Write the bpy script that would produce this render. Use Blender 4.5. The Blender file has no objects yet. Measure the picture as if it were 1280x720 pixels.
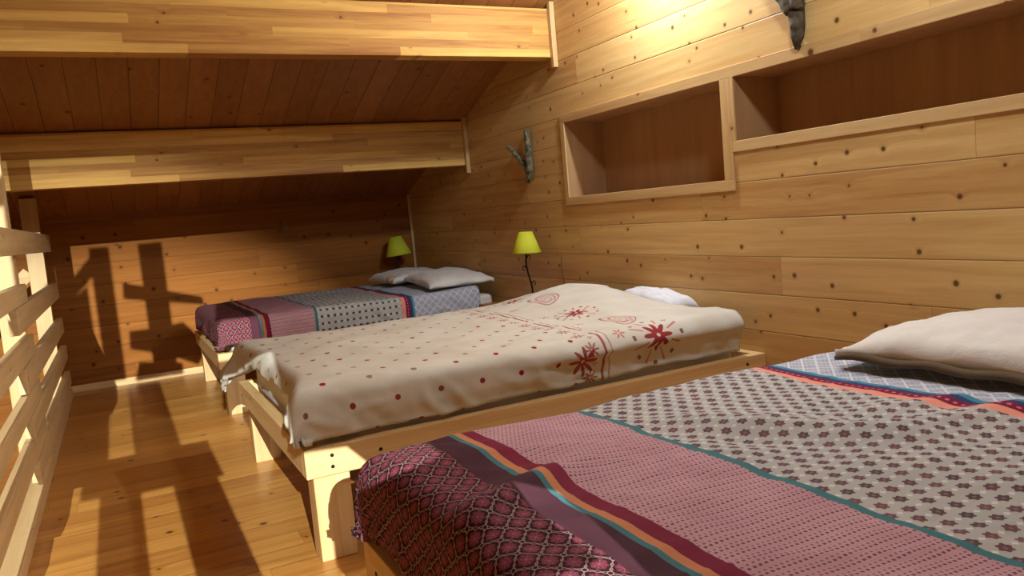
import bpy, bmesh, math, random
from mathutils import Vector, Matrix, noise as mn

random.seed(7)
SC = bpy.context.scene
COL = SC.collection
PI = math.pi


# ------------------------------------------------------------------ helpers
def lin(r, g, b):
    def f(c):
        c /= 255.0
        return c / 12.92 if c <= 0.04045 else ((c + 0.055) / 1.055) ** 2.4
    return (f(r), f(g), f(b), 1.0)


def tag(o, label=None, cat=None, group=None, kind=None):
    if label: o['label'] = label
    if cat: o['category'] = cat
    if group: o['group'] = group
    if kind: o['kind'] = kind
    return o


def empty(name, loc, label=None, cat=None, group=None):
    o = bpy.data.objects.new(name, None)
    o.empty_display_size = 0.1
    COL.objects.link(o)
    o.location = loc
    return tag(o, label, cat, group)


def box(bm, x0, x1, y0, y1, z0, z1):
    vs = [bm.verts.new((x, y, z)) for z in (z0, z1) for y in (y0, y1) for x in (x0, x1)]
    for q in ((0, 2, 3, 1), (4, 5, 7, 6), (0, 1, 5, 4), (2, 6, 7, 3), (0, 4, 6, 2), (1, 3, 7, 5)):
        bm.faces.new([vs[i] for i in q])


def tube(bm, pts, radii, seg=10, cap=True):
    pts = [Vector(p) for p in pts]
    if not hasattr(radii, '__len__'):
        radii = [radii] * len(pts)
    rings = []
    up = Vector((0.31, 0.17, 0.93))
    for i, p in enumerate(pts):
        d = (pts[min(i + 1, len(pts) - 1)] - pts[max(i - 1, 0)]).normalized()
        a = d.cross(up)
        if a.length < 1e-3:
            a = d.cross(Vector((1, 0, 0)))
        a.normalize()
        b = d.cross(a).normalized()
        rings.append([bm.verts.new(p + (a * math.cos(2 * PI * k / seg) + b * math.sin(2 * PI * k / seg)) * radii[i]) for k in range(seg)])
    for r0, r1 in zip(rings, rings[1:]):
        for k in range(seg):
            bm.faces.new((r0[k], r0[(k + 1) % seg], r1[(k + 1) % seg], r1[k]))
    if cap:
        bm.faces.new(list(reversed(rings[0])))
        bm.faces.new(rings[-1])


def lathe(bm, prof, c=(0, 0, 0), seg=40):
    rings = []
    for r, z in prof:
        rings.append([bm.verts.new((c[0] + r * math.cos(2 * PI * k / seg), c[1] + r * math.sin(2 * PI * k / seg), c[2] + z)) for k in range(seg)])
    for r0, r1 in zip(rings, rings[1:]):
        for k in range(seg):
            bm.faces.new((r0[k], r0[(k + 1) % seg], r1[(k + 1) % seg], r1[k]))


def mk(name, bm, m, parent=None, origin=None, bevel=0.0, smooth=False, normals=True):
    """one mesh object; world-space verts, origin moved to `origin` (or to the parent's origin)"""
    org = Vector(origin) if origin is not None else (parent_origin(parent) if parent else Vector((0, 0, 0)))
    if normals:
        bmesh.ops.recalc_face_normals(bm, faces=bm.faces[:])
    for v in bm.verts:
        v.co -= org
    me = bpy.data.meshes.new(name)
    bm.to_mesh(me)
    bm.free()
    if smooth:
        for p in me.polygons:
            p.use_smooth = True
    me.materials.append(m)
    o = bpy.data.objects.new(name, me)
    COL.objects.link(o)
    if parent:
        o.parent = parent
        po = parent_origin(parent)
        o.location = org - po
    else:
        o.location = org
    if bevel:
        md = o.modifiers.new('bevel', 'BEVEL')
        md.width = bevel
        md.segments = 2
        md.limit_method = 'ANGLE'
        md.angle_limit = math.radians(40)
    return o


def parent_origin(p):
    v = Vector((0, 0, 0))
    while p is not None:
        v += p.location
        p = p.parent
    return v


def mkbox(name, b, m, parent=None, origin=None, bevel=0.003):
    bm = bmesh.new()
    box(bm, *b)
    return mk(name, bm, m, parent, origin, bevel)


# ------------------------------------------------------------------ node maths
class X:
    """a float socket with operators"""
    t = None

    def __init__(s, v): s.v = v

    @staticmethod
    def m(op, *a, clamp=False):
        n = X.t.nodes.new('ShaderNodeMath')
        n.operation = op
        n.use_clamp = clamp
        for i, q in enumerate(a):
            q = q.v if isinstance(q, X) else q
            if isinstance(q, (int, float)):
                n.inputs[i].default_value = q
            else:
                X.t.links.new(q, n.inputs[i])
        return X(n.outputs[0])

    def __add__(s, o): return X.m('ADD', s, o)
    __radd__ = __add__
    def __sub__(s, o): return X.m('SUBTRACT', s, o)
    def __rsub__(s, o): return X.m('SUBTRACT', o, s)
    def __mul__(s, o): return X.m('MULTIPLY', s, o)
    __rmul__ = __mul__
    def __truediv__(s, o): return X.m('DIVIDE', s, o)
    def abs(s): return X.m('ABSOLUTE', s)
    def floor(s): return X.m('FLOOR', s)
    def fract(s): return X.m('FRACT', s)
    def sin(s): return X.m('SINE', s)
    def cos(s): return X.m('COSINE', s)
    def sqrt(s): return X.m('SQRT', s)
    def gt(s, o): return X.m('GREATER_THAN', s, o)
    def lt(s, o): return X.m('LESS_THAN', s, o)


def fmin(a, b): return X.m('MINIMUM', a, b)
def fmax(a, b): return X.m('MAXIMUM', a, b)
def atan2(a, b): return X.m('ARCTAN2', a, b)
def mod2(a): return (a * 0.5).fract() * 2.0


def ramp(x, a, b):
    """0 at a .. 1 at b (a may exceed b)"""
    return X.m('DIVIDE', x - a, b - a, clamp=True)


def inside(x, a, b):
    return x.gt(a) * x.lt(b)


def vec(a, b, c=0.0):
    n = X.t.nodes.new('ShaderNodeCombineXYZ')
    for i, q in enumerate((a, b, c)):
        q = q.v if isinstance(q, X) else q
        if isinstance(q, (int, float)):
            n.inputs[i].default_value = q
        else:
            X.t.links.new(q, n.inputs[i])
    return n.outputs[0]


def noise(v, scale=1.0, detail=3.0, rough=0.55, dist=0.0):
    n = X.t.nodes.new('ShaderNodeTexNoise')
    n.inputs['Scale'].default_value = scale
    n.inputs['Detail'].default_value = detail
    n.inputs['Roughness'].default_value = rough
    n.inputs['Distortion'].default_value = dist
    X.t.links.new(v, n.inputs['Vector'])
    return X(n.outputs[0])


def white(a, b=0.0):
    n = X.t.nodes.new('ShaderNodeTexWhiteNoise')
    n.noise_dimensions = '3D'
    X.t.links.new(vec(a, b, 0.37), n.inputs['Vector'])
    return X(n.outputs['Value'])


def mix(a, b, f):
    n = X.t.nodes.new('ShaderNodeMix')
    n.data_type = 'RGBA'
    for sock, q in ((n.inputs[0], f), (n.inputs[6], a), (n.inputs[7], b)):
        q = q.v if isinstance(q, X) else q
        if isinstance(q, (int, float, tuple)):
            sock.default_value = q
        else:
            X.t.links.new(q, sock)
    return n.outputs[2]


def new_mat(name):
    m = bpy.data.materials.new(name)
    m.use_nodes = True
    X.t = m.node_tree
    b = m.node_tree.nodes['Principled BSDF']
    return m, b


def link(a, b):
    X.t.links.new(a.v if isinstance(a, X) else a, b)


def bump(h, strength, dist, b):
    n = X.t.nodes.new('ShaderNodeBump')
    n.inputs['Strength'].default_value = strength
    n.inputs['Distance'].default_value = dist
    link(h, n.inputs['Height'])
    link(n.outputs[0], b.inputs['Normal'])


def coords(kind='Object'):
    n = X.t.nodes.new('ShaderNodeTexCoord')
    s = X.t.nodes.new('ShaderNodeSeparateXYZ')
    X.t.links.new(n.outputs[kind], s.inputs[0])
    return [X(s.outputs[i]) for i in range(3)]


def plain(name, col, rough=0.6, metal=0.0, spec=0.4):
    m, b = new_mat(name)
    x, y, z = coords()
    n = noise(vec(x, y, z), 40.0, 2.0)
    link(mix(col, tuple(c * 0.8 for c in col[:3]) + (1,), n * 0.6), b.inputs['Base Color'])
    b.inputs['Roughness'].default_value = rough
    b.inputs['Metallic'].default_value = metal
    b.inputs['Specular IOR Level'].default_value = spec
    return m


def wood(name, light, dark, grain='Y', across='Z', w=0.1675, off=0.0, seam=0.0012, seg=2.4, knots=0.5,
         tone=0.35, rough=0.42, seed=0.0, knotscale=4.2, groove=0.5, spec=0.4, grainscale=1.0, joints=True):
    m, b = new_mat(name)
    c = dict(zip('XYZ', coords()))
    g, a = c[grain], c[across]
    n = c[[k for k in 'XYZ' if k not in (grain, across)][0]]
    pos = (a - off) / w
    idx = pos.floor()
    r1 = white(idx, seed + 0.5)
    sp = (g + r1 * (seg * 3.3)) / seg
    rb = white(idx + 0.5, sp.floor() + seed)
    shift = rb * 31.0
    kv = vec(g * knotscale + shift, a * knotscale + rb * 17.0)
    vo = X.t.nodes.new('ShaderNodeTexVoronoi')
    vo.voronoi_dimensions = '2D'
    vo.inputs['Scale'].default_value = 1.0
    vo.inputs['Randomness'].default_value = 0.95
    X.t.links.new(kv, vo.inputs['Vector'])
    kd = X(vo.outputs['Distance'])
    ks = X.t.nodes.new('ShaderNodeSeparateColor')
    X.t.links.new(vo.outputs['Color'], ks.inputs[0])
    kr = X(ks.outputs[0])
    kr2 = X(ks.outputs[1])
    on = kr.lt(knots)
    # grain bends round the knots
    bend = ramp(kd, 0.22, 0.0) * on * 0.02
    gv = vec(g * 1.3 + shift, (a + bend) * 26.0 * grainscale + shift, n * 26.0 * grainscale)
    g1 = noise(gv, 1.0, 4.0, 0.6, 0.5)
    fine = noise(vec(g * 9.0 + shift, a * 190.0, n * 190.0), 1.0, 2.0, 0.5)
    broad = noise(vec(g * 0.7 + shift, a * 7.0, n * 7.0), 1.0, 2.0)
    f = ramp(g1, 0.33, 0.72) * 0.5 + (fine - 0.5) * 0.25 + (broad - 0.5) * 0.5 + (rb - 0.5) * (2.0 * tone) + 0.18
    col = mix(light, dark, X.m('ADD', f, 0.0, clamp=True))
    halo = ramp(kd, 0.13, 0.02) * on * 0.45
    col = mix(col, dark, halo)
    core = ramp(kd, kr2 * 0.038 + 0.040, kr2 * 0.028 + 0.014) * on
    col = mix(col, lin(70, 38, 16), core * 0.85)
    h = g1 * 0.12 + fine * 0.1
    if seam > 0:
        e = (0.5 - (pos.fract() - 0.5).abs()) * w
        sm = ramp(e, seam * 1.6, seam * 0.4)
        if joints:
            e2 = (0.5 - (sp.fract() - 0.5).abs()) * seg
            sm = fmax(sm, ramp(e2, seam * 1.1, seam * 0.3) * 0.7)
        col = mix(col, lin(62, 32, 14), sm * 0.8)
        h = h - ramp(e, seam * 3.5, 0.0) * (2.0 * groove)
    link(col, b.inputs['Base Color'])
    link(fine * 0.12 + (rough - 0.06), b.inputs['Roughness'])
    b.inputs['Specular IOR Level'].default_value = spec
    bump(h, 0.35, 0.004, b)
    return m


def uvxy():
    n = X.t.nodes.new('ShaderNodeUVMap')
    n.uv_map = 'cloth'
    s = X.t.nodes.new('ShaderNodeSeparateXYZ')
    X.t.links.new(n.outputs[0], s.inputs[0])
    return X(s.outputs[0]), X(s.outputs[1])


def weave(b, u, v, amp=0.12):
    q = noise(vec(u * 14.0, v * 14.0), 1.0, 4.0, 0.6)
    w = (u * 2600.0).sin() * (v * 2600.0).sin()
    bump(q * 1.0 + w * 0.03, amp, 0.01, b)


# ------------------------------------------------------------------ materials
LGT, DRK = lin(226, 184, 118), lin(166, 108, 52)
M = {}
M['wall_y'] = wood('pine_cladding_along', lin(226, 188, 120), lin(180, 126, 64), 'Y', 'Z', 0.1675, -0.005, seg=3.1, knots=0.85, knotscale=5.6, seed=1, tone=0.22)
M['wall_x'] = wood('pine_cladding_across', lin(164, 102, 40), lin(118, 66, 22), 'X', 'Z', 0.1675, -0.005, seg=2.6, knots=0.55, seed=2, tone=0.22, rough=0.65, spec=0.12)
M['ceil'] = wood('ceiling_boards', lin(172, 116, 62), lin(132, 78, 38), 'Y', 'X', 0.16, 0.04, seam=0.002, seg=9.0, knots=0.35, seed=3, tone=0.2, groove=1.0, joints=False)
M['floor'] = wood('floor_planks', lin(212, 154, 76), lin(158, 96, 38), 'X', 'Y', 0.14, 0.02, seam=0.0011, seg=2.2, knots=0.4, seed=4, tone=0.25, rough=0.33, spec=0.5)
M['beam'] = wood('glued_laminated_beam', lin(222, 172, 86), lin(150, 90, 32), 'X', 'Z', 0.046, 0.0, seam=0.0, seg=1.1, knots=0.3, seed=5, tone=0.33, knotscale=5.0, rough=0.6, spec=0.25)
M['pale_x'] = wood('pale_pine_x', lin(232, 200, 142), lin(196, 148, 86), 'X', 'Z', 0.3, 0.06, seam=0.0, seg=9, knots=0.3, seed=6, tone=0.15, rough=0.5)
M['pale_y'] = wood('pale_pine_y', lin(232, 200, 142), lin(196, 148, 86), 'Y', 'Z', 0.3, 0.06, seam=0.0, seg=9, knots=0.3, seed=7, tone=0.15, rough=0.5)
M['pale_z'] = wood('pale_pine_z', lin(232, 202, 146), lin(198, 152, 90), 'Z', 'X', 0.3, 0.1, seam=0.0, seg=9, knots=0.3, seed=8, tone=0.15, rough=0.5)
M['frame_y'] = wood('shelf_frame_pine_y', lin(220, 184, 124), lin(176, 128, 72), 'Y', 'Z', 0.3, 0.06, seam=0.0, seg=9, knots=0.4, seed=9, tone=0.1)
M['frame_z'] = wood('shelf_frame_pine_z', lin(220, 184, 124), lin(176, 128, 72), 'Z', 'Y', 0.3, 0.06, seam=0.0, seg=9, knots=0.3, seed=10, tone=0.1)
M['ply'] = wood('reddish_plywood', lin(186, 142, 94), lin(152, 108, 66), 'Z', 'Y', 0.6, 0.0, seam=0.0, seg=9, knots=0.0, seed=11, tone=0.1, grainscale=0.5, rough=0.55)
M['rail_y'] = wood('railing_board_pine', lin(226, 196, 142), lin(190, 148, 92), 'Y', 'Z', 0.31, 0.06, seam=0.0, seg=9, knots=0.25, seed=12, tone=0.1, rough=0.5)
M['stand'] = wood('nightstand_pine', lin(186, 130, 70), lin(140, 88, 42), 'Y', 'X', 0.2, 0.0, seam=0.0, seg=9, knots=0.2, seed=13, tone=0.1)
M['bolt'] = plain('dark_bolt_steel', lin(48, 44, 38), 0.4, 0.7)
M['iron'] = plain('black_wrought_iron', lin(34, 28, 24), 0.45, 0.5)
M['cord'] = plain('brown_cord', lin(70, 44, 24), 0.6)
M['brass'] = plain('grey_hook_metal', lin(150, 140, 125), 0.35, 0.8)


def shade_mat():
    m, b = new_mat('lime_paper_shade')
    x, y, z = coords()
    n = noise(vec(x, y, z), 90.0, 3.0)
    c = mix(lin(240, 242, 70), lin(230, 234, 58), n)
    link(c, b.inputs['Base Color'])
    b.inputs['Roughness'].default_value = 0.7
    tr = X.t.nodes.new('ShaderNodeBsdfTranslucent')
    link(c, tr.inputs[0])
    mx = X.t.nodes.new('ShaderNodeMixShader')
    mx.inputs[0].default_value = 0.35
    link(b.outputs[0], mx.inputs[1])
    link(tr.outputs[0], mx.inputs[2])
    link(mx.outputs[0], X.t.nodes['Material Output'].inputs[0])
    return m


M['shade'] = shade_mat()


def bark_mat(name, c0, c1, c2, sc):
    m, b = new_mat(name)
    x, y, z = coords()
    n = noise(vec(x, y, z * 0.6), sc, 5.0, 0.65, 0.4)
    n2 = noise(vec(x, y, z), sc * 0.45, 3.0)
    c = mix(c0, c1, ramp(n, 0.38, 0.6))
    c = mix(c, c2, ramp(n2, 0.5, 0.62))
    link(c, b.inputs['Base Color'])
    b.inputs['Roughness'].default_value = 0.85
    bump(n, 0.7, 0.01, b)
    return m


M['bark'] = bark_mat('lichen_bark', lin(74, 64, 46), lin(128, 116, 84), lin(52, 58, 36), 60.0)
M['bark_dark'] = bark_mat('dark_bark', lin(62, 48, 36), lin(96, 82, 52), lin(44, 36, 28), 38.0)
M['cutwood'] = plain('cut_branch_end', lin(196, 160, 112), 0.7)


def linen(name, col, col2):
    m, b = new_mat(name)
    x, y, z = coords()
    n = noise(vec(x, y, z), 6.0, 4.0)
    link(mix(col, col2, ramp(n, 0.35, 0.7)), b.inputs['Base Color'])
    b.inputs['Roughness'].default_value = 0.85
    b.inputs['Specular IOR Level'].default_value = 0.15
    b.inputs['Sheen Weight'].default_value = 0.15
    n2 = noise(vec(x, y, z), 22.0, 4.0, 0.6, 0.8)
    bump(n2, 0.18, 0.02, b)
    return m


M['sheet'] = linen('white_sheet', lin(232, 226, 212), lin(222, 214, 198))
M['pillow_white'] = linen('white_pillowcase', lin(236, 236, 236), lin(226, 226, 226))
M['pillow_cream'] = linen('cream_pillowcase', lin(234, 229, 216), lin(226, 219, 203))
M['pillow_beige'] = linen('shaded_flap_beige', lin(206, 172, 130), lin(198, 162, 120))  # beige stands in for the shade inside the pillowcase opening
M['piping'] = linen('brown_hem', lin(104, 84, 58), lin(90, 72, 48))


def flower(u, v, cu, cv, R, n=8, rot=0.0, core=0.25, dip=0.5):
    du, dv = u - cu, v - cv
    r = (du * du + dv * dv).sqrt()
    th = atan2(dv, du)
    pet = ((th * n + rot).cos() * 0.5 + 0.5)
    return r.lt(pet * (R * dip) + R * (1 - dip)) * r.gt(R * core), r, th


def duvet_cream():
    m, b = new_mat('cream_duvet_red_print')
    u, v = uvxy()
    base = mix(lin(214, 209, 192), lin(202, 195, 175), ramp(noise(vec(u, v), 5.0, 4.0), 0.35, 0.7))
    red, red2, brown = lin(150, 26, 36), lin(186, 92, 86), lin(116, 46, 34)
    # polka dots on a staggered lattice, up to the border lines
    pv, pu = 0.1, 0.165
    row = (v / pv).floor()
    uu = u / pu + mod2(row) * 0.5
    du = (uu.fract() - 0.5) * pu
    dv = ((v / pv).fract() - 0.5) * pv
    r = (du * du + dv * dv).sqrt()
    rnd = white(uu.floor(), row)
    dots = ramp(r, 0.0118, 0.0098) * u.lt(1.6)
    col = mix(base, mix(brown, red, ramp(rnd, 0.25, 0.6)), dots * (ramp(rnd, 0.0, 0.5) * 0.35 + 0.65))
    # two border lines running across the bed, broken by the motifs
    wob = noise(vec(u * 2.0, v * 3.0), 1.0, 1.0) * 0.02 - 0.01
    lu = u + wob
    gap = ((v * 2.1 + 0.3).fract()).gt(0.12)
    lines = fmax(inside(lu, 1.690, 1.702), inside(lu, 1.722, 1.729) * 0.7)
    col = mix(col, red, lines * gap * 0.85)
    # row of small flowers beside the lines
    rp = 0.115
    fv = ((v / rp).fract() - 0.5) * rp
    fm, fr, ft = flower(u, fv, 1.635, 0.0, 0.034, 8, 0.0, 0.16, 0.75)
    col = mix(col, mix(red, red2, white((v / rp).floor(), 3.1) * 0.7), fm * 0.8)
    fl, _, _ = flower(u, ((v / rp + 0.5).fract() - 0.5) * rp, 1.655, 0.0, 0.014, 4, 0.7, 0.2, 0.6)
    col = mix(col, red2, fl * 0.7)
    # big snowflakes and paisley hearts above the lines
    def snow(col, cu, cv, R):
        a, rr, th = flower(u, v, cu, cv, R * 0.56, 8, 0.0, 0.1, 0.58)
        col = mix(col, red, a * 0.95)
        ray = rr.lt(R) * rr.gt(R * 0.5) * ((th * 8.0 + PI).cos()).gt(0.93)
        col = mix(col, red2, ray * 0.8)
        tips = ((th * 8.0).cos()).gt(0.78) * inside(rr, R * 0.88, R * 1.0)
        col = mix(col, brown, tips * 0.85)
        ctr = rr.lt(R * 0.07)
        return mix(col, base, ctr)
    col = snow(col, 1.97, 2.60, 0.13)
    col = snow(col, 1.92, 3.17, 0.11)
    col = snow(col, 1.93, 3.86, 0.11)
    a, _, _ = flower(u, v, 1.60, 2.545, 0.065, 8, 0.0, 0.12, 0.75)
    col = mix(col, red, a * 0.9)
    def heart(col, cu, cv, R):
        dx, dy = (u - cu) / R, (v - cv) / (R * 1.5)
        bend2 = dx + dy * dy * 0.5 - 0.15
        q = (bend2 * bend2 * 1.6 + dy * dy).sqrt()
        w1 = inside(q, 0.9, 1.0)
        w2 = inside(q, 0.56, 0.64)
        curl = (q * 18.0 + atan2(dy, dx) * 5.0).sin().gt(0.35) * q.lt(0.9)
        col = mix(col, red2, curl * 0.5)
        col = mix(col, red, w1 * 0.7)
        return mix(col, red2, w2 * 0.7)
    col = heart(col, 1.95, 2.86, 0.075)
    col = heart(col, 1.97, 3.56, 0.08)
    # dots and small sprigs between the motifs
    sp, _, _ = flower(u, ((v / 0.31).fract() - 0.5) * 0.31, 1.79, 0.0, 0.03, 6, 0.4, 0.2, 0.8)
    col = mix(col, red2, sp * 0.8)
    link(col, b.inputs['Base Color'])
    b.inputs['Roughness'].default_value = 0.85
    b.inputs['Specular IOR Level'].default_value = 0.15
    weave(b, u, v, 0.3)
    return m


def duvet_pattern(name, du=0.0, fpu=0.046, fpv=0.033, square=False):
    m, b = new_mat(name)
    u, v = uvxy()
    u = u - du
    uw = u + (noise(vec(u * 3.0, v * 2.5), 1.0, 2.0) - 0.5) * 0.03
    # --- plum zone with floral medallions
    dark, mag, line = lin(50, 24, 32), lin(138, 58, 74), lin(176, 138, 128)
    p = 0.05
    a, c = (u + v * 0.85) / p, (u - v * 0.85) / p
    fa, fc = a.fract() - 0.5, c.fract() - 0.5
    edge = 0.5 - fmax(fa.abs(), fc.abs())
    wav = (a * (2 * PI * 3)).sin() * 0.02 + (c * (2 * PI * 3)).cos() * 0.02
    ln = inside(edge + wav, 0.015, 0.06)
    ca, cc = (a + 0.5).fract() - 0.5, (c + 0.5).fract() - 0.5
    rr = (ca * ca + cc * cc).sqrt()
    rn = (fa * fa + fc * fc).sqrt()
    th = atan2(fa, fc)
    med = rn.lt((th * 8.0).cos() * 0.03 + 0.36)
    plum = mix(dark, mag, med * (ramp(noise(vec(u, v), 60.0, 2.0), 0.3, 0.7) * 0.45 + 0.5))
    plum = mix(plum, line, ramp(rn, 0.12, 0.0) * 0.55)
    plum = mix(plum, lin(200, 130, 140), ((th * 8.0).cos()).gt(0.6) * inside(rn, 0.1, 0.27) * 0.3)
    plum = mix(plum, line, ln * 0.8)
    plum = mix(plum, dark, rr.lt(0.1))
    plum = mix(plum, line, inside(rr, 0.1, 0.145) * 0.9)
    # --- pink zone with pierced rows
    rowp = 0.0225
    rv = (v / rowp)
    fr = rv.fract()
    fw = noise(vec(u * 4.0, v * 4.0), 1.0, 1.0) * 0.5
    d1 = inside(fr, 0.1, 0.33) * ((u / 0.0105 + fw).fract()).lt(0.55)
    d2 = inside(fr, 0.52, 0.70) * ((u / 0.0105 + 0.5 + fw).fract()).lt(0.5)
    d3 = inside(fr, 0.84, 0.93) * ((u / 0.006).fract()).lt(0.5)
    pink = mix(lin(206, 164, 168), lin(190, 144, 150), ramp(noise(vec(u, v), 7.0, 3.0), 0.3, 0.7))
    pink = mix(pink, lin(104, 52, 58), d1 * 0.85)
    pink = mix(pink, lin(128, 72, 78), d2 * 0.75)
    pink = mix(pink, lin(150, 96, 102), d3 * 0.5)
    # --- grey zone with small rosettes
    row = (v / fpv).floor()
    uu = u / fpu + (mod2(row) * 0.5 if not square else 0.0)
    lu = (uu.fract() - 0.5) * fpu
    lv = ((v / fpv).fract() - 0.5) * fpv
    r = (lu * lu + lv * lv).sqrt()
    tt = atan2(lv, lu)
    R = 0.0132 if not square else 0.0105
    fl = r.lt((tt * 6.0).cos() * (R * 0.13) + R * 0.85)
    gcol = mix(lin(190, 187, 178), lin(176, 175, 168), ramp(noise(vec(u, v), 8.0, 3.0), 0.3, 0.7))
    r2 = (((uu + 0.5).fract() - 0.5) * fpu).abs() + lv.abs()
    gcol = mix(gcol, lin(224, 222, 216), r2.lt(0.006) * 0.8)
    rnd = white(uu.floor(), row)
    grey = mix(gcol, mix(lin(74, 48, 54), lin(112, 66, 72), rnd) if not square else lin(46, 48, 58), fl * 0.92)
    if not square:
        grey = mix(grey, lin(150, 110, 112), r.lt(R * 0.25) * 0.8)
    # --- pale blue-grey lattice at the head
    q = 0.055
    la, lc = ((u + v) / q).fract() - 0.5, ((u - v) / q).fract() - 0.5
    lm = fmax(la.abs(), lc.abs())
    hatch = (u * 420.0).sin() * (v * 420.0).sin()
    lat = mix(lin(176, 180, 190), lin(140, 146, 160), hatch.gt(0.1) * 0.6)
    lat = mix(lat, lin(222, 222, 222), inside(lm, 0.41, 0.5) * 0.8)
    lat = mix(lat, lin(206, 208, 212), inside(lm, 0.2, 0.25) * 0.7)
    # --- assemble across the length of the cover
    teal, orange, crim, navy, coral = lin(70, 122, 126), lin(204, 134, 90), lin(126, 32, 56), lin(54, 66, 104), lin(236, 154, 132)
    col = plum
    for a0, cc_ in ((0.598, mix(lin(70, 36, 46), lin(84, 48, 56), noise(vec(u * 80, v * 3), 1.0, 2.0))), (0.656, teal), (0.668, orange), (0.685, crim), (0.716, pink), (1.010, teal), (1.030, grey),
                   (1.610, coral), (1.640, crim), (1.672, navy), (1.690, lin(70, 140, 160)), (1.706, lat)):
        col = mix(col, cc_, uw.gt(a0))
    # speckled dots on the crimson band near the head
    sdv = (v / 0.02).fract() - 0.5
    sdu = (uw - 1.656) / 0.02
    col = mix(col, lin(214, 110, 130), (sdv * sdv + sdu * sdu).sqrt().lt(0.25) * inside(uw, 1.64, 1.672))
    link(col, b.inputs['Base Color'])
    b.inputs['Roughness'].default_value = 0.85
    b.inputs['Specular IOR Level'].default_value = 0.15
    weave(b, u, v, 0.22)
    return m


M['duvet_cream'] = duvet_cream()
M['duvet_near'] = duvet_pattern('patterned_duvet_plum_pink', 0.0)
M['duvet_far'] = duvet_pattern('patterned_duvet_plum_pink_dots', 0.12, 0.043, 0.043, True)

# ------------------------------------------------------------------ room shell
WX, BY, LX = 2.54, 7.05, -1.7
FLOOR_EDGE = -0.56
SL = 0.339


def ceil_z(y):
    return 2.352 + SL * (4.2 - y)


def struct(o):
    o['kind'] = 'structure'
    return o


bm = bmesh.new()
box(bm, FLOOR_EDGE, WX + 0.4, -2.6, BY + 0.1, -0.2, 0.0)
struct(mk('floor', bm, M['floor']))

bm = bmesh.new()
box(bm, LX, FLOOR_EDGE, -2.6, BY + 0.1, -2.7, -2.6)
struct(mk('floor_stairwell', bm, M['floor']))

# right wall with the two niche openings cut into it
N1 = (2.775, 4.152, 1.182, 1.634)   # y0 y1 z0 z1
N2 = (0.35, 2.690, 1.352, 1.634)
ND = 0.27
bm = bmesh.new()
ytop = BY + 0.1
def wall_quad(y0, y1, z0, z1f):
    """wall piece 2 cm thick whose top may follow z1f"""
    z1a = z1f(y0) if callable(z1f) else z1f
    z1b = z1f(y1) if callable(z1f) else z1f
    vs = []
    for x in (WX, WX + 0.02):
        vs += [bm.verts.new((x, y0, z0)), bm.verts.new((x, y1, z0)), bm.verts.new((x, y1, z1b)), bm.verts.new((x, y0, z1a))]
    for q in ((3, 2, 1, 0), (4, 5, 6, 7), (0, 1, 5, 4), (1, 2, 6, 5), (2, 3, 7, 6), (3, 0, 4, 7)):
        bm.faces.new([vs[i] for i in q])
cz = lambda y: ceil_z(y) + 0.03
e_ = 0.0165
W1 = (N1[0] - e_, N1[1] + e_, N1[2] - e_, N1[3] + e_)
W2 = (N2[0] - e_, N2[1] + e_, N2[2] - e_, N2[3] + e_)
wall_quad(-2.6, W2[0], -0.2, cz)
wall_quad(W2[0], W2[1], -0.2, W2[2])
wall_quad(W2[0], W2[1], W2[3], cz)
wall_quad(W2[1], W1[0], -0.2, cz)
wall_quad(W1[0], W1[1], -0.2, W1[2])
wall_quad(W1[0], W1[1], W1[3], cz)
wall_quad(W1[1], ytop, -0.2, cz)
struct(mk('wall_right', bm, M['wall_y']))

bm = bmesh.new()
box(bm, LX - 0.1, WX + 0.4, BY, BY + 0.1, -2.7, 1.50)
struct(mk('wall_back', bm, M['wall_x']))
bm = bmesh.new()
box(bm, LX - 0.1, LX, -2.6, BY + 0.1, -2.7, 4.8)
struct(mk('wall_left', bm, M['wall_y']))

bm = bmesh.new()
y0, y1 = -2.6, BY + 0.1
vs = [bm.verts.new((x, y, ceil_z(y) + t)) for t in (0, 0.08) for y in (y0, y1) for x in (LX - 0.1, WX + 0.4)]
for q in ((0, 2, 3, 1), (4, 5, 7, 6), (0, 1, 5, 4), (2, 6, 7, 3), (0, 4, 6, 2), (1, 3, 7, 5)):
    bm.faces.new([vs[i] for i in q])
struct(mk('ceiling', bm, M['ceil']))

struct(mkbox('baseboard_back', (FLOOR_EDGE, WX, BY - 0.018, BY, 0.0, 0.055), M['pale_x']))
struct(mkbox('trim_1', (WX - 0.022, WX, BY - 0.022, BY, 0.0, 1.37), M['frame_z']))
struct(mkbox('trim_2', (FLOOR_EDGE - 0.02, FLOOR_EDGE, -2.6, BY, -0.26, 0.0), M['pale_y']))

# ------------------------------------------------------------------ beams
def beam(y, z0, z1, depth, label):
    e = empty('ceiling_beam', (LX, y, z0), label, 'beam', 'glued beams under the sloping ceiling')
    mkbox('beam_body', (LX, WX - 0.002, y, y + depth, z0, z1), M['beam'], e, bevel=0.004)
    mkbox('end_batten', (WX - 0.034, WX - 0.002, y - 0.035, y - 0.001, z0 - 0.065, ceil_z(y - 0.035) - 0.004), M['frame_z'], e)
    return e


beam(4.2, 2.036, 2.325, 0.12, 'thick upper glued beam brightly lit at its right end, nearest the viewer')
beam(5.62, 1.512, 1.85, 0.12, 'lower glued beam further back, just above the far beds and railing')

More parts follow.
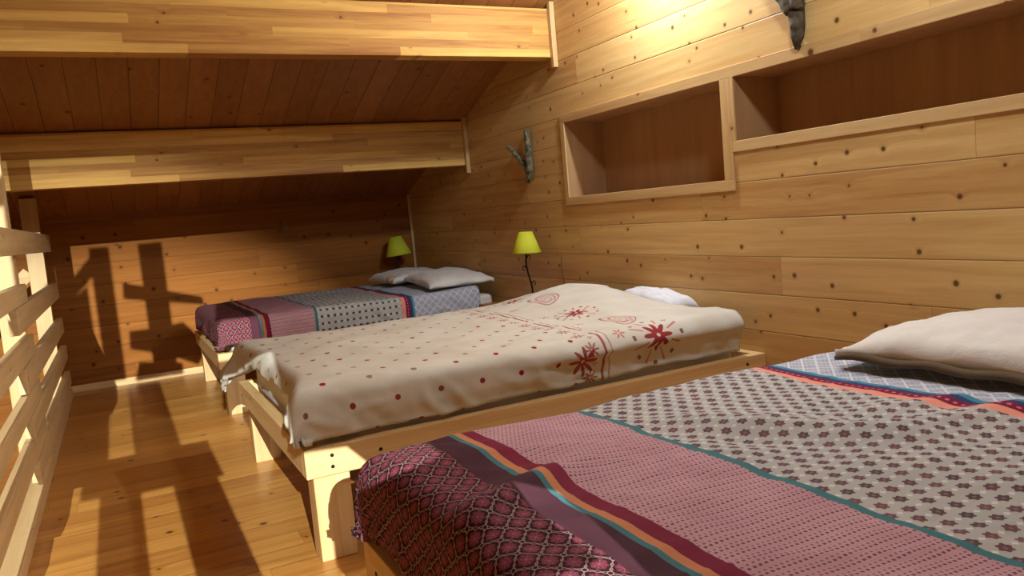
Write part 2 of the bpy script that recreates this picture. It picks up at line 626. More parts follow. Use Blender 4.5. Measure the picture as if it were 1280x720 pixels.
# ------------------------------------------------------------------ recessed shelf
sh = empty('recessed_shelf', (WX, 2.7, 1.13), 'long two-bay shelf recessed in the plank wall with pale wooden edging', 'shelf')
fx0, fx1 = WX - 0.010, WX - 0.0005
def fr(b, mat): return mkbox('edging_board', b, mat, sh, bevel=0.002)
fr((fx0, fx1, N2[0], N1[1] + 0.045, N1[3], N1[3] + 0.05), M['frame_y'])
fr((fx0, fx1, N1[1], N1[1] + 0.045, N1[2] - 0.05, N1[3]), M['frame_z'])
fr((fx0, fx1, 2.712, N1[1], N1[2] - 0.05, N1[2]), M['frame_y'])
fr((fx0, fx1, 2.712, N1[0], N1[2], N1[3]), M['frame_z'])
fr((fx0, fx1, N2[0], 2.712, N2[2] - 0.048, N2[2]), M['frame_y'])
fr((fx0, fx1, 2.690, 2.712, N2[2], N1[3]), M['frame_z'])
for (a, b_, c, d), nm in ((N1, 'bay'), (N2, 'bay')):
    t = 0.016
    xb = WX + ND
    xs = WX - 0.0003
    mkbox('back_panel', (xb, xb + 0.012, a, b_, c, d), M['ply'], sh, bevel=0)
    mkbox('top_panel', (xs, xb, a, b_, d, d + t), M['ply'], sh, bevel=0)
    mkbox('bottom_panel', (xs, xb, a, b_, c - t, c), M['ply'], sh, bevel=0)
    mkbox('side_panel', (xs, xb, b_, b_ + t, c, d), M['frame_z'] if False else M['ply'], sh, bevel=0)
    mkbox('side_panel', (xs, xb, a - t, a, c, d), M['ply'], sh, bevel=0)

# ------------------------------------------------------------------ railing
rl = empty('railing', (-0.48, 4.6, 0.0), 'pale pine balustrade of overlapping horizontal boards along the stairwell edge', 'railing')
RX0, RX1 = -0.448, -0.408
YN = 2.42
mkbox('sill_plate', (-0.55, -0.408, YN, 6.9, 0.0, 0.06), M['rail_y'], rl)
mkbox('top_rail', (RX0, RX1, YN, 6.78, 1.125, 1.25), M['rail_y'], rl)
for z0, z1 in ((0.892, 0.98), (0.632, 0.727), (0.412, 0.495), (0.21, 0.308)):
    mkbox('rail_board', (RX0, RX1, YN, 4.60, z0, z1), M['rail_y'], rl)
for z0, z1 in ((0.77, 0.888), (0.505, 0.618), (0.298, 0.402), (0.10, 0.20)):
    mkbox('rail_board', (RX0, RX1, 4.06, 6.92, z0, z1), M['rail_y'], rl)
for y in (4.70, 6.58):
    mkbox('post', (-0.556, RX0 - 0.001, y, y + 0.07, 0.061, ceil_z(y + 0.07) - 0.005), M['pale_z'], rl)
bm = bmesh.new()
a0, a1 = Vector((-0.556, 6.62, 0.99)), Vector((-1.45, 6.62, 0.12))
d = (a1 - a0).normalized()
nrm = Vector((d.z, 0, -d.x)) * 0.045
vs = []
for yy in (6.60, 6.64):
    for p in (a0 + nrm, a1 + nrm, a1 - nrm, a0 - nrm):
        vs.append(bm.verts.new((p.x, yy, p.z)))
for q in ((0, 1, 2, 3), (7, 6, 5, 4), (0, 4, 5, 1), (1, 5, 6, 2), (2, 6, 7, 3), (3, 7, 4, 0)):
    bm.faces.new([vs[i] for i in q])
mk('stair_handrail', bm, M['pale_x'], rl, bevel=0.003)

# ------------------------------------------------------------------ beds
BEDS = [  # x_foot, y0, y1, label
    (0.478, 2.587, 4.10, 'pale pine bed frame in the middle, under the cream dotted duvet'),
    (0.437, 0.25, 1.764, 'pale pine bed frame nearest the viewer, under the large plum and pink duvet'),
    (0.50, 5.15, 6.68, 'pale pine bed frame at the far end against the back wall'),
]
RT, RB = 0.40, 0.300


def bed(xf, y0, y1, label):
    e = empty('bed_frame', (xf, (y0 + y1) / 2, 0), label, 'bed', 'pine bed frames in a row')
    t = 0.045
    xh = WX - 0.004
    mkbox('side_rail', (xf, xh, y0, y0 + t, RB, RT), M['pale_x'], e)
    mkbox('side_rail', (xf, xh, y1 - t, y1, RB, RT), M['pale_x'], e)
    mkbox('foot_rail', (xf, xf + t, y0 + t + 0.0005, y1 - t - 0.0005, RB, RT), M['pale_y'], e)
    mkbox('head_rail', (xh - t, xh, y0 + t + 0.0005, y1 - t - 0.0005, RB, RT), M['pale_y'], e)
    for lx in (xf + 0.025, xh - 0.16):
        for ly in (y0 + 0.022, y1 - 0.122):
            mkbox('leg', (lx, lx + 0.125, ly, ly + 0.10, 0.0, RB - 0.0005), M['pale_z'], e, bevel=0.004)
    for k in range(9):
        sx = xf + 0.12 + k * (xh - xf - 0.30) / 8
        mkbox('slat', (sx, sx + 0.07, y0 + t + 0.001, y1 - t - 0.001, 0.325, 0.345), M['pale_y'], e)
    for bx, bz in ((xf + 0.091, 0.368), (xf + 0.09, 0.329), (xf + 0.26, 0.352), (xh - 0.11, 0.366)):
        bm = bmesh.new()
        tube(bm, [(bx, y0 - 0.002, bz), (bx, y0 + 0.01, bz)], 0.0065, 12)
        mk('bolt', bm, M['bolt'], e)
    bm = bmesh.new()
    tube(bm, [(xf - 0.002, y1 - 0.09, 0.345), (xf + 0.01, y1 - 0.09, 0.345)], 0.006, 12)
    mk('bolt', bm, M['bolt'], e)
    return e


for b_ in BEDS:
    bed(*b_)


def mattress(xf, y0, y1, z1, label, x1=2.48):
    c = (xf, (y0 + y1) / 2, 0.346)
    bm = bmesh.new()
    box(bm, xf, x1, y0, y1, 0.346, z1)
    o = mk('mattress', bm, M['sheet'], origin=c, bevel=0.03, smooth=True)
    o.modifiers['bevel'].segments = 5
    tag(o, label, 'mattress', 'mattresses on the pine beds')
    return o


mattress(0.555, 2.685, 4.02, 0.53, 'white sheeted mattress peeping out at the foot of the cream duvet', x1=2.44)
mattress(0.575, 0.32, 1.69, 0.53, 'mattress hidden beneath the nearest plum and pink duvet')
mattress(0.60, 5.25, 6.57, 0.53, 'white sheeted mattress with its corner bare at the far bed head', x1=2.47)


# ------------------------------------------------------------------ duvets
def ridge(x, y, p, q, w, h):
    px, py = p
    dx, dy = q[0] - px, q[1] - py
    L2 = dx * dx + dy * dy
    t = ((x - px) * dx + (y - py) * dy) / L2
    tc = min(1, max(0, t))
    d = math.hypot(x - px - tc * dx, y - py - tc * dy)
    taper = math.sin(PI * min(1, max(0.0, 0.12 + 0.76 * tc)))
    return h * taper * math.exp(-(d / w) ** 2)


def sstep(a, b, x):
    t = min(1, max(0, (x - a) / (b - a)))
    return t * t * (3 - 2 * t)


def duvet(name, ztop, xe, xh, ya, yb, near, far, foot, topfn, mat, uvoff, label, r=0.055, res=0.0125,
          sidefn=None, thick=0.02, fold=0.012, seed=0.0, headfn=None, zmin=0.418, freecorner=None):
    """cloth laid over a mattress: (s,t) are flat cloth coordinates, the overhang bends down over rounded edges"""
    me = bpy.data.meshes.new(name)
    Lmax = 0.45
    nt = int((yb - ya + near(0.9) + far(0.9)) / res) + 1
    ns = int((xh - 0.3) / res) + 1
    verts, uvs = [], []
    for j in range(nt + 1):
        tj = j / nt
        for i in range(ns + 1):
            si = i / ns
            # the head/foot position along the strip
            xg = 0.3 + (xh - 0.3) * si
            t = (ya - near(xg)) + tj * ((yb + far(xg)) - (ya - near(xg)))
            tt = min(yb, max(ya, t))
            xef = xe(tt)
            s0 = xef - foot(t)
            hx = xh + (headfn(t) if headfn else 0.0)
            s = s0 + (hx - s0) * si
            dx = max(0.0, xef - s)
            dy = (ya - t) if t < ya else ((t - yb) if t > yb else 0.0)
            sy = -1 if t < ya else 1
            d = math.hypot(dx, dy)
            cx, cy = max(s, xef), tt
            arc = r * PI / 2
            if d <= arc:
                h, dr = r * math.sin(d / r), r * (1 - math.cos(d / r))
            else:
                h, dr = r, r + (d - arc)
            ux, uy = (-min(1, 1.36 * dx / d), sy * min(1, 1.36 * dy / d)) if d > 1e-6 else (0, 0)
            # folds hanging in the overhang
            ec = s * 1.0 + t * 1.0
            wv = sstep(arc * 0.4, arc * 1.6, d)
            fo = abs(mn.noise(Vector((ec * 6.0, seed, 0.3))) * 0.9 + mn.noise(Vector((ec * 12.0, seed + 4, 0.1))) * 0.35)
            h += fo * fold * wv * (1 + 3 * min(0.06, max(0, d - arc)))
            if sidefn:
                h, dr = sidefn(s, t, d, dx, dy, sy, h, dr)
            z = ztop + topfn(cx, cy) * (1 - 0.6 * sstep(0, arc, d)) - dr
            nz = mn.noise(Vector((s * 3.2, t * 3.2, seed))) * 0.010 + mn.noise(Vector((s * 9.0, t * 9.0, seed + 2))) * 0.0035
            # thin directional creases
            cr = mn.noise(Vector((s * 5 + t * 9, t * 4 - s * 3, seed + 7)))
            nz += max(0, 0.22 - abs(cr)) * (0.016 + 0.03 * wv)
            k = 1 - wv
            zmn = zmin + (0.014 if (s < xef and t < ya) else 0.0)
            if z < zmn and not (freecorner and freecorner(s, t)):
                # the hem rests on the rail
                h += min(0.005, 0.35 * (zmn - z))
                z = zmn + 0.004 * mn.noise(Vector((s * 15, t * 15, 4.0))) + 0.004
            px, py = cx + ux * h, cy + uy * h
            verts.append((px + ux * nz * wv, py + uy * nz * wv, z + nz * k))
            uvs.append((s - uvoff, t))
    faces = []
    W = ns + 1
    for j in range(nt):
        for i in range(ns):
            faces.append((j * W + i, j * W + i + 1, (j + 1) * W + i + 1, (j + 1) * W + i))
    org = Vector((1.3, (ya + yb) / 2, ztop - 0.15))
    me.from_pydata([tuple(Vector(v) - org) for v in verts], [], faces)
    uvl = me.uv_layers.new(name='cloth')
    for lp in me.loops:
        uvl.data[lp.index].uv = uvs[lp.vertex_index]
    for p in me.polygons:
        p.use_smooth = True
    me.materials.append(mat)
    o = bpy.data.objects.new('duvet', me)
    COL.objects.link(o)
    o.location = org
    md = o.modifiers.new('thickness', 'SOLIDIFY')
    md.thickness = thick
    md.offset = -1.0
    md.use_even_offset = False
    tag(o, label, 'duvet', 'duvets spread on the beds')
    return o


# middle bed: cream with red print
def top2(x, y):
    z = 0.0
    z += 0.105 * math.exp(-(((x - 2.22) / 0.30) ** 2 + ((y - 3.62) / 0.42) ** 2))      # pillow under the cover
    z += 0.02 * math.exp(-(((x - 2.25) / 0.25) ** 2 + ((y - 2.95) / 0.3) ** 2))
    z += ridge(x, y, (1.30, 2.72), (1.75, 2.95), 0.05, 0.012)
    z += ridge(x, y, (0.62, 3.2), (1.0, 3.6), 0.07, 0.008)
    return z


def side2(s, t, d, dx, dy, sy, h, dr):
    if sy < 0 and dy > 0:
        # the upper layer ends in a seam, the lower layer sits back beneath it
        k = sstep(1.25, 1.6, s)
        if d > 0.105:
            h -= k * 0.022 * sstep(0.105, 0.125, d)
        else:
            h += k * 0.012 * sstep(0.03, 0.1, d)
        c_ = sstep(0.82, 0.55, s)
        h += 0.015 * c_ * sstep(0.05, 0.15, d) - 0.012 * (1 - c_) * sstep(0.14, 0.20, d)
    if sy > 0 and dy > 0:
        h += 0.06 * sstep(0.8, 0.6, s) * sstep(0.08, 0.2, d)
    return h, dr


def foot2(t):
    # long at the two corners, rucked up in the middle
    near_c = math.exp(-((t - 2.58) / 0.22) ** 2)
    far_c = math.exp(-((t - 4.14) / 0.26) ** 2)
    rag = mn.noise(Vector((t * 6.0, 3.0, 1.0))) * 0.028 + mn.noise(Vector((t * 17.0, 3.0, 5.0))) * 0.008
    return 0.108 + 0.05 * near_c + 0.10 * far_c + rag


duvet('duvet_middle', 0.600, lambda y: 0.565 - 0.055 * math.exp(-((y - 2.6) / 0.18) ** 2) - 0.045 * math.exp(-((y - 4.1) / 0.3) ** 2),
      2.42, 2.665, 4.02, lambda x: 0.21 + 0.004 * math.sin(x * 9), lambda x: 0.18 + 0.03 * sstep(0.7, 0.3, x), foot2, top2, M['duvet_cream'], 0.0,
      'cream duvet with small red dots and red snowflake prints on the middle bed', sidefn=side2, thick=0.022, fold=0.016, seed=1.3, zmin=0.418, freecorner=lambda s, t: t > 3.98 and s < 0.75,
      headfn=lambda t: 0.01 * math.sin(t * 3.0) - 0.09 * sstep(2.75, 2.85, t) * sstep(3.62, 3.5, t))


# nearest bed: plum and pink
def top1(x, y):
    z = 0.0
    z += ridge(x, y, (1.16, 1.42), (1.42, 1.02), 0.06, 0.022)
    z += ridge(x, y, (1.30, 1.10), (1.95, 0.92), 0.05, 0.020)
    z -= ridge(x, y, (1.0, 1.45), (1.25, 1.1), 0.05, 0.012)
    z += ridge(x, y, (0.45, 1.62), (0.86, 1.44), 0.07, 0.012)
    z += ridge(x, y, (0.40, 1.20), (0.86, 1.36), 0.05, 0.030)
    z += ridge(x, y, (1.45, 1.25), (1.85, 1.05), 0.03, 0.010)
    z += ridge(x, y, (1.55, 0.95), (1.9, 0.80), 0.03, 0.012)
    return z


duvet('duvet_near', 0.605, lambda y: 0.516 + 0.01 * math.sin(y * 6), 2.30, 0.33, 1.70, lambda x: 0.2, lambda x: 0.20,
      lambda t: 0.225 + 0.006 * math.sin(t * 7.0), top1, M['duvet_near'], 0.0,
      'plum, pink and grey patterned duvet on the bed nearest the viewer', r=0.07, fold=0.02, seed=5.1)


# far bed: same set, smaller in view
def top3(x, y):
    z = ridge(x, y, (1.1, 6.3), (1.75, 6.35), 0.08, 0.018)
    z += ridge(x, y, (1.2, 5.9), (1.9, 6.1), 0.06, -0.012)
    return z


duvet('duvet_far', 0.600, lambda y: 0.575, 2.33, 5.23, 6.60, lambda x: 0.185, lambda x: 0.12,
      lambda t: 0.195 + 0.012 * math.sin(t * 9.0), top3, M['duvet_far'], 0.0,
      'plum, pink and dark-dotted duvet on the far bed by the back wall', fold=0.015, seed=9.4)


# ------------------------------------------------------------------ pillows
def pillow(c, L, Wd, H, rotz, mat, label, group, seed=0.0, tilt=(0, 0), flange=0.0, sag=0.0):
    """c: centre of the underside; L along local x, Wd along local y"""
    n = 44
    bm = bmesh.new()
    top, bot = {}, {}
    def shape(u, v):
        k = (max(0, 1 - abs(u) ** 2.6)) * (max(0, 1 - abs(v) ** 2.6))
        return k ** 0.55
    for i in range(n + 1):
        for j in range(n + 1):
            u, v = -1 + 2 * i / n, -1 + 2 * j / n
            # pinched sides, pointed corners
            px = u * L / 2 * (1 - 0.06 * (1 - v * v) * abs(u))
            py = v * Wd / 2 * (1 - 0.06 * (1 - u * u) * abs(v))
            s = shape(u, v)
            wr = mn.noise(Vector((u * 2.2 + seed, v * 2.2, seed))) * 0.10 + mn.noise(Vector((u * 6 + v * 3, v * 5 - u * 2 + seed, 3))) * 0.05
            fold_ = (mn.noise(Vector((u * 1.2, v * 11 + seed, 2.2)))) * 0.10 * sstep(0.25, 0.95, abs(u)) + mn.noise(Vector((u * 11 + seed, v * 1.2, 7.2))) * 0.10 * sstep(0.25, 0.95, abs(v))
            zt = H * s * (0.86 + wr + fold_)
            zb = -H * 0.10 * s
            edge = 0.004
            wav = (0.5 + mn.noise(Vector((u * 2.6 + seed, v * 2.6, 9.1)))) * 0.028 * (1 - s) * (abs(u) > 0.5 or abs(v) > 0.5)
            zt += max(0.0, wav); zb += max(0.0, wav)
            top[i, j] = bm.verts.new((px, py, 0.012 + zt + edge))
            if 0 < i < n and 0 < j < n:
                bot[i, j] = bm.verts.new((px, py, 0.012 + zb - edge * s * 0 - 0.0))
            else:
                bot[i, j] = bm.verts.new((px, py, 0.012 - edge))
    for i in range(n):
        for j in range(n):
            bm.faces.new((top[i, j], top[i + 1, j], top[i + 1, j + 1], top[i, j + 1]))
            bm.faces.new((bot[i, j], bot[i, j + 1], bot[i + 1, j + 1], bot[i + 1, j]))
    for i in range(n):
        for a, b_ in (((i, 0), (i + 1, 0)), ((i + 1, n), (i, n))):
            bm.faces.new((top[a], bot[a], bot[b_], top[b_]))
        for a, b_ in (((0, i + 1), (0, i)), ((n, i), (n, i + 1))):
            bm.faces.new((top[a], bot[a], bot[b_], top[b_]))
    Mx = Matrix.Translation(Vector(c)) @ Matrix.Rotation(rotz, 4, 'Z') @ Matrix.Rotation(tilt[0], 4, 'X') @ Matrix.Rotation(tilt[1], 4, 'Y')
    bm.transform(Mx)
    o = mk('pillow', bm, mat, origin=c, smooth=True)
    tag(o, label, 'pillow', group)
    return o, Mx


PG = 'pillows at the bed heads'
p1, Mx = pillow((2.125, 1.20, 0.630), 0.64, 0.74, 0.108, 0.02, M['pillow_cream'], 'cream pillow with a dark hem lying on the nearest bed', PG, 2.0)
# dark hem along its foot-side edge
bm = bmesh.new()
pts = []
for k in range(26):
    v = -0.97 + 1.94 * k / 25
    q = Mx @ Vector((-0.32 * (1 - 0.06 * (1 - v * v)) - 0.012, v * 0.36, 0.010 + 0.004 * math.sin(k * 0.9)))
    pts.append(q)
for a, b_ in zip(pts, pts[1:]):
    pass
rows = []
for q in pts:
    rows.append([bm.verts.new(q + Vector((dx, 0, dz))) for dx, dz in ((-0.016, -0.006), (-0.018, 0.004), (-0.004, 0.012), (0.016, 0.012), (0.016, -0.006))])
for r0, r1 in zip(rows, rows[1:]):
    for k in range(5):
        bm.faces.new((r0[k], r1[k], r1[(k + 1) % 5], r0[(k + 1) % 5]))
bm.faces.new(rows[0]); bm.faces.new(list(reversed(rows[-1])))
h_ = mk('hem', bm, M['piping'], p1, smooth=True)
h_['label'] = 'dark brown hem'

pillow((2.435, 3.26, 0.56), 0.19, 0.52, 0.115, 0.0, M['pillow_white'], 'white pillow showing behind the hump of the cream duvet', PG, 5.0, tilt=(0, 0))
p3, Mx3 = pillow((2.18, 6.265, 0.624), 0.50, 0.62, 0.10, 0.04, M['pillow_cream'], 'cream pillow on the far bed, the one nearer the corner lamp', PG, 8.0)
p4, Mx4 = pillow((2.25, 5.57, 0.627), 0.50, 0.66, 0.10, -0.06, M['pillow_cream'], 'cream pillow on the far bed, at its near side', PG, 11.0, tilt=(0.05, 0))

bm = bmesh.new()
bmesh.ops.create_uvsphere(bm, u_segments=24, v_segments=14, radius=1.0)
for v in bm.verts:
    q = v.co
    q.x, q.y, q.z = q.x * 0.05, q.y * 0.05, q.z * 0.03
    q += Vector((1.965, 6.03, 0.664)) + Vector((mn.noise(q * 30), mn.noise(q * 30 + Vector((3, 0, 0))), 0)) * 0.008
f_ = mk('pillowcase_flap', bm, M['pillow_beige'], p3, smooth=True)
f_['label'] = 'inner flap of the pillowcase, its shade coloured beige'

# ------------------------------------------------------------------ nightstands and lamps
def nightstand(x0, x1, y0, y1, zt, label):
    e = empty('nightstand', ((x0 + x1) / 2, (y0 + y1) / 2, 0), label, 'nightstand', 'small wooden nightstands')
    mkbox('top', (x0, x1, y0, y1, zt - 0.022, zt), M['stand'], e)
    mkbox('side_panel', (x0 + 0.01, x1 - 0.005, y0 + 0.005, y0 + 0.023, 0, zt - 0.0225), M['stand'], e)
    mkbox('side_panel', (x0 + 0.01, x1 - 0.005, y1 - 0.023, y1 - 0.005, 0, zt - 0.0225), M['stand'], e)
    mkbox('shelf_board', (x0 + 0.015, x1 - 0.02, y0 + 0.0235, y1 - 0.0235, 0.2, 0.218), M['stand'], e)
    mkbox('back_panel', (x1 - 0.015, x1 - 0.005, y0 + 0.0235, y1 - 0.0235, 0, zt - 0.0225), M['stand'], e)
    return e


nightstand(2.12, 2.535, 4.22, 4.74, 0.53, 'low wooden nightstand between the middle and far beds')
nightstand(2.14, 2.49, 6.70, 7.02, 0.41, 'low wooden nightstand in the corner behind the far bed')


def lamp(loc, rotz, label, tilt=0.0, cordpts=None):
    e = empty('table_lamp', loc, label, 'lamp', 'lime-shaded iron table lamps')
    L = Vector(loc)
    bm = bmesh.new()
    lathe(bm, [(0.0, 0), (0.058, 0), (0.06, 0.006), (0.05, 0.014), (0.014, 0.022), (0.0, 0.024)], L, 28)
    mk('base', bm, M['iron'], e, smooth=True)
    bm = bmesh.new()
    ca, sa = math.cos(rotz), math.sin(rotz)
    pts = []
    for k in range(25):
        f = k / 24
        off = 0.016 * math.sin(f * PI * 2.2 + 0.5) * (1 - 0.5 * f)
        pts.append(L + Vector((ca * off, sa * off, 0.02 + 0.40 * f)))
    tube(bm, pts, 0.0062, 10)
    mk('stem', bm, M['iron'], e, smooth=True)
    for f0, sg in ((0.28, 1), (0.5, -1), (0.70, 1), (0.86, -1)):
        bm = bmesh.new()
        b0 = pts[int(f0 * 24)]
        cp = []
        for k in range(12):
            a = k / 11 * 1.6 * PI
            rr = 0.016 * (1 - 0.5 * k / 11)
            ox = sg * (0.006 + 0.012 * math.sin(a / 2) + rr * 0.4 * (1 - math.cos(a)))
            cp.append(b0 + Vector((ca * ox, sa * ox, 0.018 * math.sin(a) * (1 - 0.3 * k / 11) + 0.004)))
        tube(bm, cp, [0.004 - 0.002 * k / 11 for k in range(12)], 8)
        mk('leaf_curl', bm, M['iron'], e, smooth=True)
    bm = bmesh.new()
    tube(bm, [L + Vector((0, 0, 0.41)), L + Vector((0, 0, 0.445))], 0.012, 14)
    mk('socket', bm, M['iron'], e, smooth=False)
    bm = bmesh.new()
    z0, z1 = 0.322, 0.458
    prof = [(0.092, z0), (0.094, z0 + 0.004), (0.0435, z1), (0.0405, z1), (0.0885, z0 + 0.003)]
    lathe(bm, prof + [prof[0]], (0, 0, 0), 48)
    bmesh.ops.remove_doubles(bm, verts=bm.verts[:], dist=1e-5)
    bm.transform(Matrix.Translation(L) @ Matrix.Translation((0, 0, 0.40)) @ Matrix.Rotation(tilt, 4, Vector((0.447, 0.894, 0))) @ Matrix.Translation((0, 0, -0.40)))
    mk('lamp_shade', bm, M['shade'], e, smooth=True)
    if cordpts:
        bm = bmesh.new()
        tube(bm, cordpts, 0.0018, 6)
        mk('power_cord', bm, M['cord'], e, smooth=True)
    return e


cp = [(2.40, 4.38, 0.534), (2.47, 4.33, 0.534), (2.525, 4.31, 0.56), (2.534, 4.30, 0.65), (2.534, 4.325, 0.74), (2.534, 4.31, 0.82)]
lamp((2.36, 4.443, 0.53), -0.6, 'lime green lamp on a wavy iron stem between the middle and far beds', 0.03, cp)
lamp((2.30, 6.84, 0.41), 0.4, 'lime green lamp in the far corner behind the cream pillows', -0.09).scale = (1.26, 1.26, 1.26)

# ------------------------------------------------------------------ branches on the wall
def branch(loc, polys, mats, label, noise_amp=0.12, seg=14):
    e = empty('wall_branch', loc, label, 'branch', 'bark-covered branches fixed to the wall')
    for nm, pts, rad, mt in polys:
        # resample and roughen
        bm = bmesh.new()
        P, R = [], []
        for (a, b_), (ra, rb) in zip(zip(pts, pts[1:]), zip(rad, rad[1:])):
            for k in range(8):
                f = k / 8
                P.append(Vector(a).lerp(Vector(b_), f)); R.append(ra + (rb - ra) * f)
        P.append(Vector(pts[-1])); R.append(rad[-1])
        tube(bm, P, R, seg)
        for v in bm.verts:
            q = v.co
            s = mn.noise(q * 26) * 0.004 + mn.noise(q * 70) * 0.0018
            v.co = q + Vector((mn.noise(q * 31 + Vector((5, 0, 0))), mn.noise(q * 31 + Vector((0, 9, 0))), 0)) * 0.004 + Vector((s, s, 0))
        mk(nm, bm, mt, e, smooth=True)
    return e


branch((2.51, 4.58, 1.30), [
    ('trunk', [(2.505, 4.578, 1.648), (2.505, 4.575, 1.50), (2.505, 4.572, 1.39), (2.506, 4.60, 1.335), (2.512, 4.622, 1.303)], [0.020, 0.021, 0.025, 0.018, 0.006], M['bark']),
    ('side_twig', [(2.465, 4.79, 1.565), (2.49, 4.72, 1.50), (2.505, 4.65, 1.43), (2.505, 4.60, 1.38)], [0.013, 0.017, 0.021, 0.022], M['bark']),
], None, 'small forked branch hook on the plank wall left of the shelf')
branch((2.49, 2.29, 1.68), [
    ('trunk', [(2.526, 2.312, 1.672), (2.512, 2.295, 1.71), (2.510, 2.29, 1.76), (2.510, 2.295, 1.82), (2.510, 2.30, 1.85)], [0.010, 0.023, 0.030, 0.031, 0.031], M['bark_dark']),
    ('side_twig', [(2.498, 2.305, 1.82), (2.495, 2.35, 1.89), (2.48, 2.40, 1.99), (2.47, 2.43, 2.10)], [0.029, 0.027, 0.024, 0.020], M['bark_dark']),
    ('side_twig', [(2.50, 2.285, 1.82), (2.50, 2.262, 1.90), (2.50, 2.255, 2.0), (2.50, 2.25, 2.12)], [0.029, 0.027, 0.024, 0.020], M['bark_dark']),
], None, 'large dark forked branch on the wall above the right shelf bay')

bm = bmesh.new()
hc = Vector((1.371, BY - 0.006, 1.152))
tube(bm, [hc + Vector((0.014 * math.cos(a * PI / 10), 0, 0.014 * math.sin(a * PI / 10))) for a in range(21)], 0.003, 8, cap=False)
tag(mk('mounted_ring', bm, M['brass'], origin=hc, smooth=True), 'tiny metal ring on the shaded top of the back wall', 'hook')

# ------------------------------------------------------------------ lights
LM = Vector((-1.68, -14.0, 6.45))


def add_light(name, kind, loc, energy, col, radius=0.05, target=None, **kw):
    l = bpy.data.lights.new(name, kind)
    l.energy = energy
    l.color = col
    if kind in ('POINT', 'SPOT'):
        l.shadow_soft_size = radius
    for k, v in kw.items():
        setattr(l, k, v)
    o = bpy.data.objects.new(name, l)
    COL.objects.link(o)
    o.location = loc
    if target is not None:
        o.rotation_euler = (Vector(target) - Vector(loc)).to_track_quat('-Z', 'Y').to_euler()
    return o


add_light('wall_bulb_and_fill', 'POINT', (2.37, 3.06, 2.40), 90, (0.72, 0.85, 1.0), 0.035)  # the bulb close to the wall
add_light('wall_bulb_and_fill', 'POINT', (1.75, 1.55, 2.5), 58, (0.76, 0.88, 1.0), 0.08)  # added fill light above the beds, clear of the wall, no fixture
add_light('hall_spot', 'SPOT', LM, 33000, (0.80, 0.86, 0.86), 0.03, (-0.2, 4.3, 0.0), spot_size=math.radians(12.5), spot_blend=0.6)
add_light('hall_fill_light', 'AREA', (0.4, -3.5, 4.2), 16, (0.64, 0.81, 1.0), target=(0.9, 3.0, 0.5), shape='DISK', size=1.2)  # unseen area fill, added to lift the room softly

# ------------------------------------------------------------------ unseen boards added behind the viewer, cut to cast the bar shadows
caster_bms = []
PY = -0.6
def back(x, y, z):
    f = (PY - LM.y) / (y - LM.y)
    return LM + (Vector((x, y, z)) - LM) * f
def caster(pts, k=0):
    q = [back(*p) for p in pts]
    bm = bmesh.new()
    vs = [bm.verts.new((p.x, PY + dy + k * 0.045, p.z)) for dy in (-0.02, 0.02) for p in q]
    n = len(q)
    bm.faces.new(vs[:n]); bm.faces.new(list(reversed(vs[n:])))
    for i in range(n):
        bm.faces.new((vs[i], vs[(i + 1) % n], vs[n + (i + 1) % n], vs[n + i]))
    caster_bms.append(bm)
def fl(x0, x1, y0, y1): caster([(x0, y0, 0), (x1, y0, 0), (x1, y1, 0), (x0, y1, 0)])
def wl(*p): caster([(x, BY, z) for x, z in p])
fl(-0.19, -0.02, 1.8, 3.92)
fl(0.115, 0.31, 1.8, 3.88)
fl(-0.19, 0.34, 3.92, 4.62)
fl(-0.27, -0.155, 3.99, 6.75)
fl(-0.03, 0.205, 4.62, 6.95)
caster([(0.64, 1.0, 0.33), (2.7, 1.0, 0.33), (2.7, 1.0, 0.98), (0.50, 1.0, 0.98), (0.50, 1.0, 0.78), (0.64, 1.0, 0.70)])  # from here: added blockers that keep the hall spot off the beds
caster([(0.40, 1.5, 0.40), (0.66, 1.5, 0.40), (0.62, 1.5, 0.64), (0.40, 1.5, 0.60)])
caster([(0.45, 2.6, 0.40), (0.62, 2.6, 0.39), (0.72, 2.6, 0.28), (2.7, 2.6, 0.16), (2.7, 2.6, 1.42), (0.45, 2.6, 1.42)])
caster([(0.20, 2.6, 0.93), (0.449, 2.6, 0.93), (0.449, 2.6, 1.16), (0.20, 2.6, 1.16)])
caster([(0.22, 2.6, 1.42), (2.7, 2.6, 1.42), (2.7, 2.6, 1.76), (0.22, 2.6, 1.76)])
wl((-0.17, 0.05), (-0.03, 0.05), (-0.03, 1.12), (-0.17, 1.12))
wl((-0.31, 0.02), (-0.215, 0.02), (-0.215, 0.82), (-0.31, 0.74))
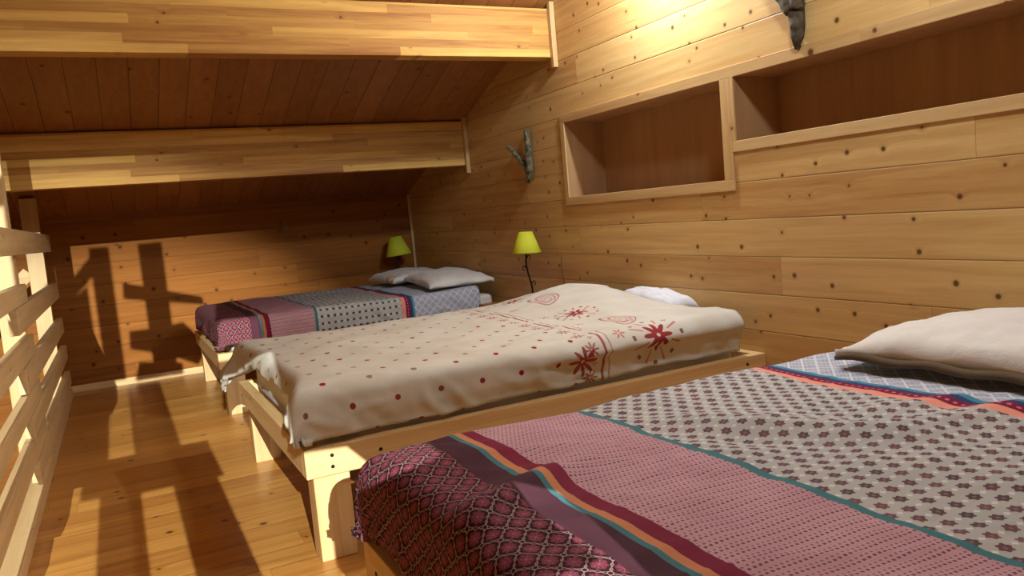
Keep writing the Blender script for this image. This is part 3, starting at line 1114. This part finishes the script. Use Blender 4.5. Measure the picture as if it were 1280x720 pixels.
wl((-0.10, 1.12), (-0.10, 0.98), (-0.46, 0.60), (-0.46, 0.72), (-0.16, 1.06))
wl((0.185, 0.1), (0.36, 0.1), (0.36, 1.12), (0.185, 1.12))
wl((0.03, 0.70), (0.62, 0.58), (0.62, 0.63), (0.04, 0.82))
wl((0.03, 0.29), (0.30, 0.20), (0.52, 0.08), (0.62, 0.22), (0.45, 0.44), (0.30, 0.42), (0.04, 0.42))
wl((0.04, 0.02), (0.4, 0.02), (0.4, 0.10), (0.08, 0.16))
for k, bm in enumerate(caster_bms):
    struct(mk('shadow_caster_board', bm, M['pale_z'], origin=(0, PY, 1.5)))

# ------------------------------------------------------------------ world
w = bpy.data.worlds.new('world')
SC.world = w
w.use_nodes = True
bg = w.node_tree.nodes['Background']
bg.inputs[0].default_value = (0.75, 0.85, 1.0, 1)
bg.inputs[1].default_value = 0.03

# ------------------------------------------------------------------ camera
F_PX, YAW, PIT, ROL = 977.91887, -0.46517117, -0.09817357, 0.0874377
c, s = math.cos, math.sin
Rz = Matrix(((c(YAW), -s(YAW), 0), (s(YAW), c(YAW), 0), (0, 0, 1)))
Rx = Matrix(((1, 0, 0), (0, c(PIT), -s(PIT)), (0, s(PIT), c(PIT))))
Ry = Matrix(((c(ROL), 0, s(ROL)), (0, 1, 0), (-s(ROL), 0, c(ROL))))
R3 = Rz @ Rx @ Ry
right, fwd, up = R3.col[0], R3.col[1], R3.col[2]
cam = bpy.data.cameras.new('camera')
cam.sensor_width = 36.0
cam.lens = F_PX / 1280 * 36.0
cam.clip_start = 0.02
co = bpy.data.objects.new('camera', cam)
COL.objects.link(co)
co.matrix_world = Matrix(((right.x, up.x, -fwd.x, 0), (right.y, up.y, -fwd.y, 0), (right.z, up.z, -fwd.z, 1.13), (0, 0, 0, 1)))
SC.camera = co

SC.view_settings.view_transform = 'Standard'
SC.view_settings.look = 'None'
SC.view_settings.gamma = 1.0
SC.view_settings.exposure = 0.0
SC.view_settings.use_curve_mapping = False
